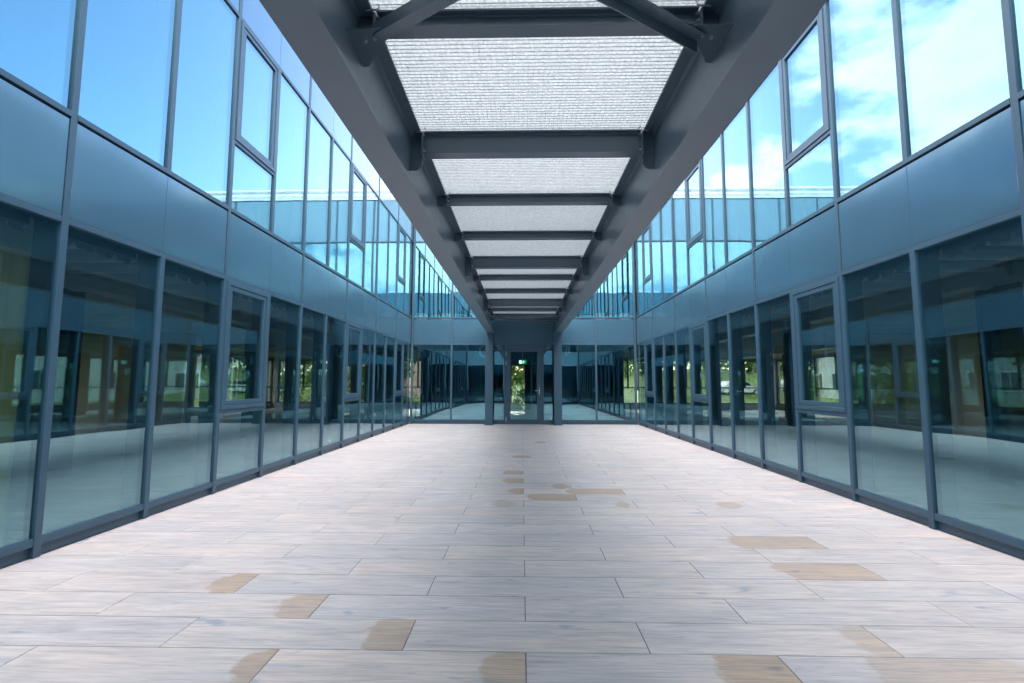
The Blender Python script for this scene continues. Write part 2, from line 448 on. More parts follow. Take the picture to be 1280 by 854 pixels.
def long_facade(wing, side, ms, joint_par, sash_bays):
    s_lo, s_hi = YN + .035, YF - .035
    ms_all = [YN] + ms + [YF]
    lo = lambda i: (ms_all[i] + HW) if i > 0 else s_lo
    hi = lambda i: (ms_all[i + 1] - HW) if i + 1 < len(ms_all) - 1 else s_hi
    for i, s in enumerate(ms):
        if i % 2 == joint_par: mullion(wing, side, s, 0.003, Z_PAR)
        else:
            mullion(wing, side, s, 0.003, Z_HEAD0 + .02); mullion(wing, side, s, Z_UP1 - .02, Z_TOP1 - .02)
    nb = len(ms_all) - 1
    for i in range(nb):
        a, b = lo(i), hi(i)
        if b - a < .08: continue
        mb = MB(); fbox(mb, side, a, b, -.06, -.034, .003, Z_SILL0)
        wpart('plinth', mb, M['frame'], wing, facade_map(side)(a, 0) + (0,))
        rail(wing, side, a, b, Z_SILL0, Z_PLINTH, 'bottom_rail', -.055, -.006)
        blind_rail(wing, side, a + .02, b - .02)
        if i in sash_bays:
            sash_window(wing, side, a, b, .955, Z_HEAD0)
            rail(wing, side, a, b, .905, .953, 'transom', -.06, -.002)
            pane(wing, side, a - .01, b + .01, Z_PLINTH - .01, .915)
            sash_window(wing, side, a, b, 4.26, Z_TOP0)
            rail(wing, side, a, b, 4.212, 4.258, 'transom', -.06, -.002)
            pane(wing, side, a - .01, b + .01, Z_UP1 - .01, 4.222)
        else:
            pane(wing, side, a - .01, b + .01, Z_PLINTH - .01, Z_HEAD0 + .01)
            pane(wing, side, a - .01, b + .01, Z_UP1 - .01, Z_TOP0 + .01)
    # runs between full-height joints: head rail, cladding, upper sill rail, top rail, fascia
    js = [YN] + [s for i, s in enumerate(ms) if i % 2 == joint_par] + [YF]
    for a0, b0 in zip(js, js[1:]):
        a = a0 + HW if a0 > YN else s_lo; b = b0 - HW if b0 < YF else s_hi
        if b - a < .08: continue
        seams = [s for s in ms if a + .1 < s < b - .1]
        rail(wing, side, a, b, Z_HEAD0, Z_HEAD1, 'head_rail', -.06, -.003)
        panel(wing, side, a + .004, b - .004, Z_HEAD1 + .004, Z_UP0 - .020, 'spandrel_panel', seams)
        rail(wing, side, a, b, Z_UP0, Z_UP1, 'sill_rail', -.06, .004)
        rail(wing, side, a, b, Z_TOP0, Z_TOP1, 'top_rail', -.06, -.003)
        panel(wing, side, a + .004, b - .004, Z_TOP1 + .006, Z_PAR, 'fascia_panel', seams)

left = thing('office_wing', 'long glazed wing on the left of the courtyard, upper panes mirroring clear blue sky', 'office building', (-8.3, 7.1, 0))
right = thing('office_wing', 'long glazed wing on the right of the courtyard, near upper panes mirroring white clouds', 'office building', (8.3, 7.1, 0))
far = thing('office_wing', 'short glazed end wing with a door between two steel columns', 'office building', (.05, 19.8, 0))
near = thing('office_wing', 'glazed end wing behind the viewpoint, seen only mirrored in the far glass', 'office building', (.05, -5.6, 0))
# bay index i runs from YN; bay i lies between ms_all[i] and ms_all[i+1]
long_facade(left, 'L', ML, 0, {3, 7, 11, 15})
long_facade(right, 'R', MR, 0, {3, 7, 11, 15})

def corner_post(wing, side, s, sgn):
    mb = MB(); f = facade_map(side)
    fbox(mb, side, s, s + sgn * .062, -.05, .030, .003, Z_PAR, .006)
    wpart('corner_post', mb, M['frame'], wing, f(s, 0) + (0,))
for w, side in ((far, 'F'), (near, 'N')):
    corner_post(w, side, XL + .002, 1); corner_post(w, side, XR - .002, -1)

def end_facade(wing, side, ms, door):
    ends = [XL + .064] + ms + [XR - .064]
    for i, (a0, b0) in enumerate(zip(ends, ends[1:])):
        a = a0 + (HW if i else 0); b = b0 - (HW if i < len(ends) - 2 else 0)
        mid = door and a < 0 < b
        if not mid:
            mb = MB(); fbox(mb, side, a, b, -.06, -.034, .003, Z_SILL0)
            wpart('plinth', mb, M['frame'], wing, facade_map(side)(a, 0) + (0,))
            rail(wing, side, a, b, Z_SILL0, Z_PLINTH, 'bottom_rail', -.055, -.006)
            pane(wing, side, a - .01, b + .01, Z_PLINTH - .01, Z_HEAD0 + .01)
        pane(wing, side, a - .01, b + .01, Z_UP1 - .01, Z_TOP0 + .01)
        rail(wing, side, a, b, Z_HEAD0, Z_HEAD1, 'head_rail', -.06, -.003)
        panel(wing, side, a + .004, b - .004, Z_HEAD1 + .004, Z_UP0 - .020, 'spandrel_panel')
        rail(wing, side, a, b, Z_UP0, Z_UP1, 'sill_rail', -.06, .004)
        rail(wing, side, a, b, Z_TOP0, Z_TOP1, 'top_rail', -.06, -.003)
        panel(wing, side, a + .004, b - .004, Z_TOP1 + .006, Z_PAR, 'fascia_panel')
    for s in ms:
        wide = abs(s) < 1.3
        if wide: mullion(wing, side, s, .003, Z_PAR, .0275)
        else: mullion(wing, side, s, .003, Z_PAR, .0275)
end_facade(far, 'F', [-2.235, -1.02, 1.13, 2.352], True)
end_facade(near, 'N', [-2.235, -1.02, 1.13, 2.352], False)

# glazed door set in the end wing
def build_door():
    # posts and head of the doorway, side lights, then the leaf
    for a, b in ((-.565, -.495), (.625, .695)):
        mb = MB(); fbox(mb, 'F', a, b, -.08, .004, .003, Z_HEAD0, .004); wpart('door_post', mb, M['frame'], far, (a, YF, 0))
    rail(far, 'F', -.495, .625, 2.415, Z_HEAD0, 'door_head', -.08, .004)
    rail(far, 'F', -.495, .625, .003, .030, 'threshold', -.08, .004)
    for a, b in ((-1.02 + HW, -.565), (.695, 1.13 - HW)):
        rail(far, 'F', a, b, .003, .13, 'bottom_rail', -.06, -.006)
        rail(far, 'F', a, b, 2.33, 2.37, 'transom', -.06, -.006)
        pane(far, 'F', a - .01, b + .01, .12, 2.34, name='side_light'); pane(far, 'F', a - .01, b + .01, 2.36, Z_HEAD0 + .01, name='side_light')
    x0, x1, z0, z1 = -.490, .620, .036, 2.41
    mb = MB()
    fbox(mb, 'F', x0, x1, -.070, -.006, z0, z0 + .115, .003); fbox(mb, 'F', x0, x1, -.070, -.006, z1 - .125, z1, .003)
    fbox(mb, 'F', x0, x0 + .135, -.070, -.006, z0 + .115, z1 - .125, .003); fbox(mb, 'F', x1 - .135, x1, -.070, -.006, z0 + .115, z1 - .125, .003)
    d = wpart('door', mb, M['frame'], far, (x0, YF, z0))
    pane(d, 'F', x0 + .125, x1 - .125, z0 + .105, z1 - .115, -.03, 'pane')
    for z in (.17, 1.92, 2.22):
        mb = MB(); mb.tube([(x0 - .003, YF - .013, z - .065), (x0 - .003, YF - .013, z + .065)], .012, 10)
        wpart('hinge', mb, M['zinc'], d, (x0, YF, z))
    mb = MB(); hx = x1 - .065
    mb.box(hx - .017, hx + .017, YF + .006 - .011, YF + .006, .93, 1.16, .003)
    mb.tube([(hx, YF - .004, 1.05), (hx, YF - .055, 1.05), (hx - .02, YF - .062, 1.05), (hx - .14, YF - .062, 1.05)], .010, 10)
    wpart('handle', mb, M['chrome'], d, (hx, YF, 1.05))
build_door()

# ------------------------------------------------------------------ inside of the ring: slabs, ceilings, columns, outer walls
def slab(wing, x0, x1, y0, y1):
    mb = MB(); mb.box(x0, x1, y0, y1, -.30, -.001); wpart('floor_slab', mb, M['slab'], wing)
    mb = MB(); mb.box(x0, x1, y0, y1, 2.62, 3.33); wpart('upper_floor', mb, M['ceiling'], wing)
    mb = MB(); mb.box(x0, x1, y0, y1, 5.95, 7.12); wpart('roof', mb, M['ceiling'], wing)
g = .085
slab(left, -OUT + .3, XL - g, YO0 + .3, YO1 - .3); slab(right, XR + g, OUT - .3, YO0 + .3, YO1 - .3)
slab(far, XL - g + .002, XR + g - .002, YF + g, YO1 - .3); slab(near, XL - g + .002, XR + g - .002, YO0 + .3, YN - g)
# long upstand behind the cladding keeps the parapet closed
for w, side, s0, s1 in ((left, 'L', YN, YF), (right, 'R', YN, YF), (far, 'F', XL + .07, XR - .07), (near, 'N', XL + .07, XR - .07)):
    mb = MB(); fbox(mb, side, s0, s1, -.34, -.052, 7.122, Z_PAR - .003); wpart('parapet', mb, M['concrete'], w)
    mb = MB(); o = .362
    fbox(mb, side, s0 + (-.02 if w in (left, right) else -.10), s1 + (.02 if w in (left, right) else .10), -.36, .035 if w in (left, right) else .033, Z_PAR + (.002 if w in (left, right) else .0045), Z_PAR + .042, .004)
    wpart('parapet_cap', mb, M['cap'], w)

def baffles(wing, x0, x1, y0, y1, axis):
    mb = MB(); step = .52
    if axis == 'x':
        k = y0
        while k < y1: mb.box(x0, x1, k, k + .11, 2.53, 2.617); k += step
    else:
        k = x0
        while k < x1: mb.box(k, k + .05, y0, y1, 2.545, 2.617); k += step
    wpart('baffle_ceiling', mb, M['baffle'], wing)
baffles(left, -OUT + .6, XL - .5, YO0 + 1, YO1 - .6, 'x'); baffles(right, XR + .5, OUT - .6, YO0 + 1, YO1 - .6, 'x')
# service ducts under the ceiling running along the wings
for w, sg in ((left, -1), (right, 1)):
    for x in (5.2, 9.6):
        mb = MB(); mb.box(sg * x, sg * (x + .28), YO0 + 1.2, YO1 - 1, 2.40, 2.538, .004); wpart('service_duct', mb, M['zinc'], w)
    cols = [(6.35, y) for y in (-3.2, 1.6, 6.4, 11.2, 16., 20.8)] + [(10.2, y) for y in (4., 18.4)]
    for (x, y) in cols:
        mb = MB(); mb.box(sg * x - .16, sg * x + .16, y - .16, y + .16, .001, 2.618); wpart('column', mb, M['column'], w, (sg * x, y, 0))
        if x < 8:
            mb = MB(); mb.box(sg * x - .17, sg * x + .17, y - .17, y + .17, 3.332, 5.948); wpart('column', mb, M['brown'], w, (sg * x, y, 3.3))
    # room partition well inside the wing
    mb = MB(); mb.box(sg * 9.9, sg * (OUT - .33), 5.6, 5.75, .001, 2.54); mb.box(sg * 8.4, sg * (OUT - .33), 11.9, 12.05, .001, 2.54)
    wpart('partition', mb, M['innerwall'], w, (sg * 10, 5.7, 0))
for x in (-2.95, 3.02):
    mb = MB(); mb.box(x - .17, x + .17, 16.1, 16.44, 3.332, 5.948); wpart('column', mb, M['brown'], far, (x, 16.3, 3.3))
    for q in (-.42, .42):
        mb = MB(); mb.box(x + q - .16, x + q + .16, 15.75, 15.95, 3.335, 3.62, .01); wpart('radiator', mb, M['white'], far, (x + q, 15.8, 3.33))
mb = MB(); mb.box(-OUT + .35, OUT - .35, 18.3, 18.42, 3.332, 5.948); wpart('partition', mb, M['darkwall'], far, (0, 18.3, 3.3))  # added dark screen, blocks daylight from the upper outer windows behind the far glass
for w, sg in ((left, -1), (right, 1)):
    mb = MB(); mb.box(sg * 8.2, sg * 8.32, YO0 + .5, 18.25, 3.332, 5.948); wpart('partition', mb, M['darkwall'], w, (sg * 8.2, 4, 3.3))  # added screens, keep window light out of the upper side glass
mb = MB(); mb.box(-5.5, 5.5, -4.6, -4.5, .001, 2.618); mb.box(-5.5, 5.5, -4.6, -4.5, 3.332, 5.948); wpart('partition', mb, M['darkwall'], near, (0, -4.5, 0))  # added behind the camera to block bright patches mirrored in the far glass
# ribbed dark partitions either side of the corridor behind the door
for x0, x1 in ((-4.1, -.62), (.55, 4.1)):
    mb = MB(); mb.box(x0, x1, 19.3, 19.42, .001, 2.618)
    k = x0 + .03
    while k < x1 - .09: mb.box(k, k + .05, 19.262, 19.2995, .02, 2.6); k += .14
    wpart('wall_panelling', mb, M['darkwall'], far, (x0, 19.3, 0))
for x in (-.62, .43):
    mb = MB(); mb.box(x, x + .12, 19.425, YO1 - .33, .001, 2.618); wpart('corridor_wall', mb, M['darkwall'], far, (x, 21, 0))
mb = MB(); mb.box(-.497, .427, 19.6, 19.7, 2.25, 2.615); wpart('lintel', mb, M['darkwall'], far, (0, 19.6, 2.3))
mb = MB(); mb.box(.14, .427, YO1 - .8, YO1 - .7, .001, 2.615); wpart('corridor_end', mb, M['darkwall'], far, (.3, YO1, 0))
for x0, x1 in ((-4.1, -1.), (1., 4.1)):      # dark ceiling panels over the entrance hall
    mb = MB(); mb.box(x0, x1, YF + .6, 19.2, 2.56, 2.616); wpart('ceiling_panel', mb, M['ceiling'], far, (x0, 17, 2.6))

WIN = {}
def win_meshes(axis, w, h):
    key = (axis, round(w, 3), round(h, 3))
    if key in WIN: return WIN[key]
    def bx(mb, a0, a1, c0, c1, z0, z1, bv=0):
        if axis == 'y': mb.box(c0, c1, a0, a1, z0, z1, bv)      # wall along y
        else: mb.box(a0, a1, c0, c1, z0, z1, bv)
    fr = MB(); t = .055
    bx(fr, -w / 2, w / 2, -.04, .04, 0, t); bx(fr, -w / 2, w / 2, -.04, .04, h - t, h)
    bx(fr, -w / 2, -w / 2 + t, -.04, .04, t, h - t); bx(fr, w / 2 - t, w / 2, -.04, .04, t, h - t)
    bx(fr, -w / 2 + t, w / 2 - t, -.037, .037, .78, .84)
    bx(fr, -.04, .04, -.036, .036, .84, h - t)
    gl = MB(); bx(gl, -w / 2 + .02, w / 2 - .02, -.008, .008, .02, h - .02)
    WIN[key] = (fr.mesh('window', M['darkframe']), gl.mesh('pane', M['clear_glass']))
    return WIN[key]
def outer_wall(wing, axis, c, a0, a1, skip=None):
    """outer wall at coordinate c, running along 'axis' from a0 to a1, with bands of windows on both floors"""
    z_lo, z_hi = .27, 2.46
    mb = MB()
    t0, t1 = sorted((c, c - math.copysign(.3, c - (7 if axis == 'x' else 0))))
    def bx(p0, p1, z0, z1):
        if axis == 'y': mb.box(t0, t1, p0, p1, z0, z1)
        else: mb.box(p0, p1, t0, t1, z0, z1)
    for z0, z1 in ((-.35, z_lo), (z_hi, 3.6), (5.8, Z_PAR + .02)): bx(a0, a1, z0, z1)
    n = max(1, round((a1 - a0) / 3.1)); step = (a1 - a0) / n; pier = .42
    for k in range(n + 1):
        p0 = max(a0, a0 + k * step - pier / 2); p1 = min(a1, a0 + k * step + pier / 2)
        bx(p0, p1, z_lo, z_hi); bx(p0, p1, 3.6, 5.8)
    wpart('outer_wall', mb, M['outerwall'], wing)
    cm = (t0 + t1) / 2
    for k in range(n):
        m_ = a0 + (k + .5) * step; w = step - pier
        for z in (z_lo, 3.6):
            f, gme = win_meshes(axis, w, 2.19 if z < 1 else 2.2)
            at = (cm, m_, z) if axis == 'y' else (m_, cm, z)
            o = link('window', f, wing, at); link('pane', gme, o, at)
outer_wall(left, 'y', -OUT, YO0, YO1); outer_wall(right, 'y', OUT, YO0, YO1)
outer_wall(left, 'x', YO1, -OUT + .302, XL - .3); outer_wall(right, 'x', YO1, XR + .3, OUT - .302)
outer_wall(left, 'x', YO0, -OUT + .302, XL - .3); outer_wall(right, 'x', YO0, XR + .3, OUT - .302)
mb = MB()   # far outer wall with the open garden door on the corridor
mb.box(XL - .298, -.62, YO1 - .3, YO1, -.35, 3.6); mb.box(.14, XR + .298, YO1 - .3, YO1, -.35, 3.6)
mb.box(-.618, .138, YO1 - .3, YO1, 2.2, 3.6); mb.box(XL - .298, XR + .298, YO1 - .3, YO1, 3.602, Z_PAR)
wpart('outer_wall', mb, M['outerwall'], far)
mb = MB(); mb.box(XL - .298, XR + .298, YO0, YO0 + .3, -.35, Z_PAR); wpart('outer_wall', mb, M['outerwall'], near)

# ------------------------------------------------------------------ steel canopy
BL, BR = -.982, 1.155           # axes of the two main beams
BZ0, BZ1 = 2.85, 3.455          # underside and top of the main beams
canopy = thing('steel_canopy', 'long grey steel canopy with two deep girders and a mesh roof over the courtyard', 'canopy', (.09, 7., 0))
def ibeam_pts(c, z0, z1, b, tf, tw, r=.018):
    h = b / 2; w = tw / 2
    return [(c - h, z0), (c + h, z0), (c + h, z0 + tf), (c + w + r, z0 + tf), (c + w, z0 + tf + r), (c + w, z1 - tf - r), (c + w + r, z1 - tf), (c + h, z1 - tf),
            (c + h, z1), (c - h, z1), (c - h, z1 - tf), (c - w - r, z1 - tf), (c - w, z1 - tf - r), (c - w, z0 + tf + r), (c - w - r, z0 + tf), (c - h, z0 + tf)]
for c in (BL, BR):
    mb = MB(); mb.prism(ibeam_pts(c, BZ0, BZ1, .215, .019, .012), 'y', YN + .02, 14.97); wpart('main_beam', mb, M['steel'], canopy, (c, 7., BZ0))
    for yc in (14.845, YN + .19):
        mb = MB(); cc = c + (-.028 if c < 0 else -.04)
        # H section post: flanges face along the courtyard
        b, tf, tw = .12, .014, .01
        pts = [(cc - b, yc - .12), (cc + b, yc - .12), (cc + b, yc - .12 + tf), (cc + tw / 2, yc - .12 + tf), (cc + tw / 2, yc + .12 - tf), (cc + b, yc + .12 - tf), (cc + b, yc + .12), (cc - b, yc + .12),
               (cc - b, yc + .12 - tf), (cc - tw / 2, yc + .12 - tf), (cc - tw / 2, yc - .12 + tf), (cc - b, yc - .12 + tf)]
        mb.prism(pts, 'z', .012, BZ0 - .002)
        o = wpart('column', mb, M['frame'], canopy, (cc, yc, 0))
        mb = MB(); mb.box(cc - .135, cc + .135, yc - .135, yc + .135, .001, .0118, .002); wpart('base_plate', mb, M['frame'], o, (cc, yc, 0))
def bolt_mesh(d):
    d = Vector(d); mb = MB(); mb.tube([(0, 0, 0), tuple(d * .020)], .006, 8); mb.tube([tuple(d * .0004), tuple(d * .011)], .0115, 6)
    return mb.mesh('bolt', M['bolt'])
BOLT = {1: bolt_mesh((1, 0, 0)), -1: bolt_mesh((-1, 0, 0)), 0: bolt_mesh((0, 0, -1))}
ys = [-.12, 1.235, 2.592, 3.942, 5.312, 6.66, 8.014, 9.375, 10.77, 12.11, 13.52, 14.80]
deep = {0, 3, 6, 9}
xi0, xi1 = BL + .1075, BR - .1075     # inner flange edges
for i, yy in enumerate(ys):
    dpt = .200 if i in deep else .108
    bw = .11 if i in deep else .100; yy += .052 if i < 11 else 0
    z0, z1 = BZ1 - dpt - .004, BZ1 - .004
    mb = MB(); mb.prism([(a, b) for a, b in ibeam_pts(yy, z0, z1, bw, .011, .008, .008)], 'x', xi0 + .018, xi1 - .018)
    cb = wpart('cross_beam', mb, M['steel'], canopy, (.09, yy, z0))
    for sg, c, xi in ((1, BL, xi0), (-1, BR, xi1)):
        mb = MB(); mb.box(xi + sg * .0045, xi + sg * .0175, yy - bw / 2 - .012, yy + bw / 2 + .012, z0 - .012, z1 - .020, .002)
        wpart('end_plate', mb, M['steel'], cb, (xi, yy, z0))
        # stiffener welded in the girder, rounded lower corner
        zb = z0 - (.13 if i in deep else .025)
        w0, w1 = c + sg * .0062, xi + sg * .0042
        mb = MB(); cr = .05
        mb.prism([(w0, BZ1 - .0195), (w1, BZ1 - .0195), (w1, zb + cr), (w1 - sg * cr * .35, zb + cr * .35), (w1 - sg * cr, zb), (w0, zb)], 'y', yy - .007, yy + .007)
        wpart('stiffener', mb, M['steel'], cb, (c, yy, z0))
        for q in (-1, 1):
            for zz in (z0 + .03, z1 - .03):
                link('bolt', BOLT[sg], cb, (xi + sg * .018, yy + q * bw * .30, zz))
        if 0 < i < 11:
            y_ = yy - bw / 2 - .03
            mb = MB(); mb.tube([(xi - sg * .035, y_ + .01, BZ1 - .024), (xi + sg * .03, y_, BZ1 - .028), (xi + sg * .045, y_, BZ1 - .022), (xi + sg * .048, y_, BZ1 - .006), (xi + sg * .035, y_, BZ1 + .006)], .0055, 8)
            wpart('hook_clip', mb, M['zinc'], cb, (xi, y_, BZ1))
# roof fields: galvanised bar grating lying on the girders under frosted glass
for i, (a, b) in enumerate(zip([YN + .05] + ys, ys + [YF - .03])):
    if b - a < .2: 
        pass
    x0, x1 = BL - .05, BR + .05
    mb = MB(); mb.box(x0, x1, a + .002, b - .002, BZ1 + .006, BZ1 + .016)
    rp = wpart('roof_panel', mb, M['frosted'], canopy, (.09, a, BZ1))
    mb = MB(); k = a + .017
    while k < b - .012:
        mb.box(x0, x1, k - .0019, k + .0019, BZ1 + .0015, BZ1 + .0055); k += .0365
    k = x0 + .02
    while k < x1:
        mb.box(k - .0011, k + .0011, a + .004, b - .004, BZ1 + .0002, BZ1 + .0014); k += .0365
    wpart('wire_mesh', mb, M['zinc'], rp, (.09, a, BZ1))
# wind bracing: angle bars crossing in the first and last field, bolted to horizontal gussets
def brace_field(ya, yb):
    zg = 3.218
    for (c, sg) in ((BL, 1), (BR, -1)):
        for (yy, ds) in ((ya, 1), (yb, -1)):
            x0 = c + sg * .0065; yq = yy - ds * .13 if ds < 0 else yy + .13
            e = -1 if ds < 0 else 1
            yq = yy + e * .19
            pts = [(x0, yq), (x0 + sg * .20, yq), (x0 + sg * .20, yq - e * .05), (x0 + sg * .03, yq - e * .31), (x0, yq - e * .31)]
            mb = MB(); mb.prism(pts, 'z', zg, zg + .010); gp = wpart('gusset_plate', mb, M['steel'], canopy, (c, yy, zg))
            for t in (.055, .115):
                p = Vector((x0 + sg * (.20 - t), yy + e * (.15 - t * .35), 0))
                link('bolt', BOLT[0], gp, (p.x, p.y, zg - .0003))
    ends = [((BL + .17, yb - .13), (BR - .17, ya + .13), zg - .0085), ((BR - .15, yb - .11), (BL + .15, ya + .11), zg - .0095)]
    for k, (p, q, z) in enumerate(ends):
        d = Vector((q[0] - p[0], q[1] - p[1], 0)); n = Vector((-d.y, d.x, 0)).normalized()
        up = 1 if k == 0 else -1
        prof = [(-.035, 0), (.035, 0), (.035, up * .007), (-.028, up * .007), (-.028, up * .075), (-.035, up * .075)]
        bm = bmesh.new(); A = []; B = []
        for u, w in prof:
            A.append(bm.verts.new(Vector((p[0], p[1], z + w)) + n * u)); B.append(bm.verts.new(Vector((q[0], q[1], z + w)) + n * u))
        bm.faces.new(A); bm.faces.new(B[::-1])
        for j in range(6): bm.faces.new((A[j], B[j], B[(j + 1) % 6], A[(j + 1) % 6]))
        mb = MB(); mb.bm.free(); mb.bm = bm
        wpart('brace', mb, M['steel'], canopy, (p[0], p[1], z))
brace_field(ys[1] + .052, ys[2] + .052)
brace_field(ys[10] + .052, ys[11])

# ------------------------------------------------------------------ roof furniture
def railing(label, pts, at, rr=.04):
    t = thing('roof_railing', label, 'railing', at)
    P = [Vector(p) for p in pts]
    for a, b in zip(P, P[1:]):
        for z, r in ((.30, rr), (.46, rr)):
            mb = MB(); mb.tube([a + Vector((0, 0, z)), b + Vector((0, 0, z))], r, 10); wpart('rail', mb, M['white'], t)
        n = max(1, round((b - a).length / 1.6))
        for k in range(n + 1):
            p = a.lerp(b, k / n)
            mb = MB(); mb.tube([p, p + Vector((0, 0, .54))], .03, 8); mb.box(p.x - .06, p.x + .06, p.y - .06, p.y + .06, p.z, p.z + .012)
            wpart('post', mb, M['white'], t, p)
zr = Z_PAR + .043
railing('white tubular rail along the roof edge above the end wing door', [(-7.5, YF + .14, zr - .14), (7.5, YF + .14, zr - .14)], (0, YF + .14, zr - .14), .068)
railing('white tubular rail along the left wing roof edge', [(XL - .22, YN - 3, zr - .14), (XL - .22, YF - .2, zr - .14)], (XL - .22, 7, zr - .14))
railing('white tubular rail along the right wing roof edge', [(XR + .22, YN - 3, zr - .14), (XR + .22, YF - .2, zr - .14)], (XR + .22, 7, zr - .14))
for (yy, z, r, lab) in ((16.6, 7.62, .17, 'thick grey ventilation pipe lying on the end wing roof behind its railing'),):
    t = thing('roof_pipe', lab, 'pipe', (0, yy, 7.12))
    mb = MB(); mb.tube([(-6.5, yy, z), (-2, yy, z), (3, yy, z), (6.8, yy, z)], r, 14); wpart('pipe', mb, M['zinc'], t, smooth=True)
    for x in (-6, -3, 0, 3, 6):
        mb = MB(); mb.box(x - .05, x + .05, yy - .2, yy + .2, 7.121, z - r + .01); wpart('support', mb, M['zinc'], t, (x, yy, 7.12))

# ------------------------------------------------------------------ small things inside and on the paving
def curtain():
    bm = bmesh.new(); n = 150; y0, y1 = 1.60, 3.72
    v = []
    for i in range(n + 1):
        t = i / n; y = y0 + (y1 - y0) * t
        x = XL - .29 + .03 * math.sin(t * 62 + 1.5 * math.sin(t * 9)) + .012 * math.sin(t * 141)
        v.append([bm.verts.new((x + .004 * math.sin(k * 2 + t * 9), y + .006 * math.sin(k + t * 20), z)) for k, z in enumerate((.03, .8, 1.6, 2.45))])
    for i in range(n):
        for k in range(3): bm.faces.new((v[i][k], v[i + 1][k], v[i + 1][k + 1], v[i][k + 1]))
    me = bpy.data.meshes.new('curtain'); bm.to_mesh(me); bm.free(); me.materials.append(M['curtain'])
    for p in me.polygons: p.use_smooth = True
    o = link('curtain', me)
    s = o.modifiers.new('cloth thickness', 'SOLIDIFY'); s.thickness = .004
    tag(o, 'olive beige curtain hanging in folds behind the nearest left pane', 'curtain')
curtain()
def exit_sign():
    x, y, z = .03, 17.0, 1.965
    t = thing('exit_sign', 'small lit green running man sign hanging behind the glazed door', 'sign', (x, y, z))
    mb = MB(); mb.box(x - .17, x + .17, y + .002, y + .03, z, z + .18, .004); mb.box(x - .012, x + .012, y + .008, y + .024, z + .181, z + (2.615 - z) / .82)
    wpart('housing', mb, M['white'], t)
    mb = MB(); mb.box(x - .16, x + .16, y - .002, y + .0015, z + .012, z + .168); wpart('sign_face', mb, M['signgreen'], t)
    mb = MB()
    mb.box(x - .145, x - .045, y - .0045, y - .0025, z + .022, z + .158)                                    # doorway block
    wpart('doorway_symbol', mb, M['signwhite'], t)
    mb = MB(); q0, q1 = y - .0045, y - .0025
    hx, hz = x + .045, z + .138
    mb.prism([(hx + .014 * math.cos(a * math.pi / 5), hz + .014 * math.sin(a * math.pi / 5)) for a in range(10)], 'y', q0, q1)
    mb.prism([(x + .012, z + .075), (x + .034, z + .070), (x + .050, z + .118), (x + .026, z + .120)], 'y', q0, q1)     # trunk
    mb.prism([(x + .028, z + .0745), (x + .041, z + .066), (x + .066, z + .052), (x + .060, z + .040), (x + .024, z + .060)], 'y', q0, q1)
    mb.prism([(x + .060, z + .0395), (x + .070, z + .046), (x + .074, z + .022), (x + .062, z + .022)], 'y', q0, q1)
    mb.prism([(x + .011, z + .0745), (x + .022, z + .0695), (x + .004, z + .030), (x - .026, z + .030), (x - .026, z + .042), (x - .006, z + .043)], 'y', q0, q1)
    mb.prism([(x + .0505, z + .116), (x + .049, z + .104), (x + .072, z + .090), (x + .088, z + .100), (x + .082, z + .109), (x + .072, z + .103)], 'y', q0, q1)
    mb.prism([(x + .025, z + .119), (x + .021, z + .107), (x + .000, z + .104), (x - .012, z + .088), (x - .020, z + .094), (x - .006, z + .114)], 'y', q0, q1)
    wpart('running_figure', mb, M['signwhite'], t)
    t.scale = (.82, .82, .82)
exit_sign()
def cables():
    c = Vector((-1.21, 15.32, 2.31)); pts = []
    for k in range(72):
        a = k / 24 * 2 * math.pi; pts.append(c + Vector((.145 * math.cos(a) * (1 + .06 * math.sin(k)), .012 * (k / 24) + .01 * math.sin(k * 1.7), .185 * math.sin(a))))
    pts = [Vector((-1.15, 15.33, 2.54))] + pts + [Vector((-1.18, 15.36, 2.54))]
    mb = MB(); mb.tube(pts, .024, 8)
    tag(link('cable_coil', mb.mesh('cable_coil', M['cable'], True)), 'coil of white cable hanging from the ceiling left of the door', 'cable')
    for k, (x, zb, lab) in enumerate(((1.44, 2.16, 'longest white cable end hanging from the ceiling right of the door'), (1.52, 2.24, 'shorter white cable end hanging from the ceiling farther from the door'))):
        mb = MB(); mb.tube([(x, 15.34, 2.61), (x + .01, 15.35, 2.45), (x - .01, 15.34, 2.3), (x, 15.34, zb)], .022, 8)
        tag(link('hanging_cable', mb.mesh('hanging_cable', M['cable'], True)), lab, 'cable')
cables()
def scrap(x, y, s, lab):
    bm = bmesh.new(); bmesh.ops.create_icosphere(bm, subdivisions=2, radius=s)
    for v in bm.verts:
        v.co *= random.uniform(.6, 1.2); v.co.z *= .45
    zmin = min(v.co.z for v in bm.verts)
    for v in bm.verts: v.co += Vector((x, y, -zmin + .0008))
    me = bpy.data.meshes.new('paper_scrap'); bm.to_mesh(me); bm.free(); me.materials.append(M['white'])
    rebase(me, (x, y, 0)); tag(link('paper_scrap', me, None, (x, y, 0)), lab, 'scrap')
scrap(-2.92, 10.45, .035, 'crumpled white paper scrap on the paving near the left wing')
scrap(3.50, 14.2, .03, 'tiny white paper scrap by the right wing foot near the far corner')

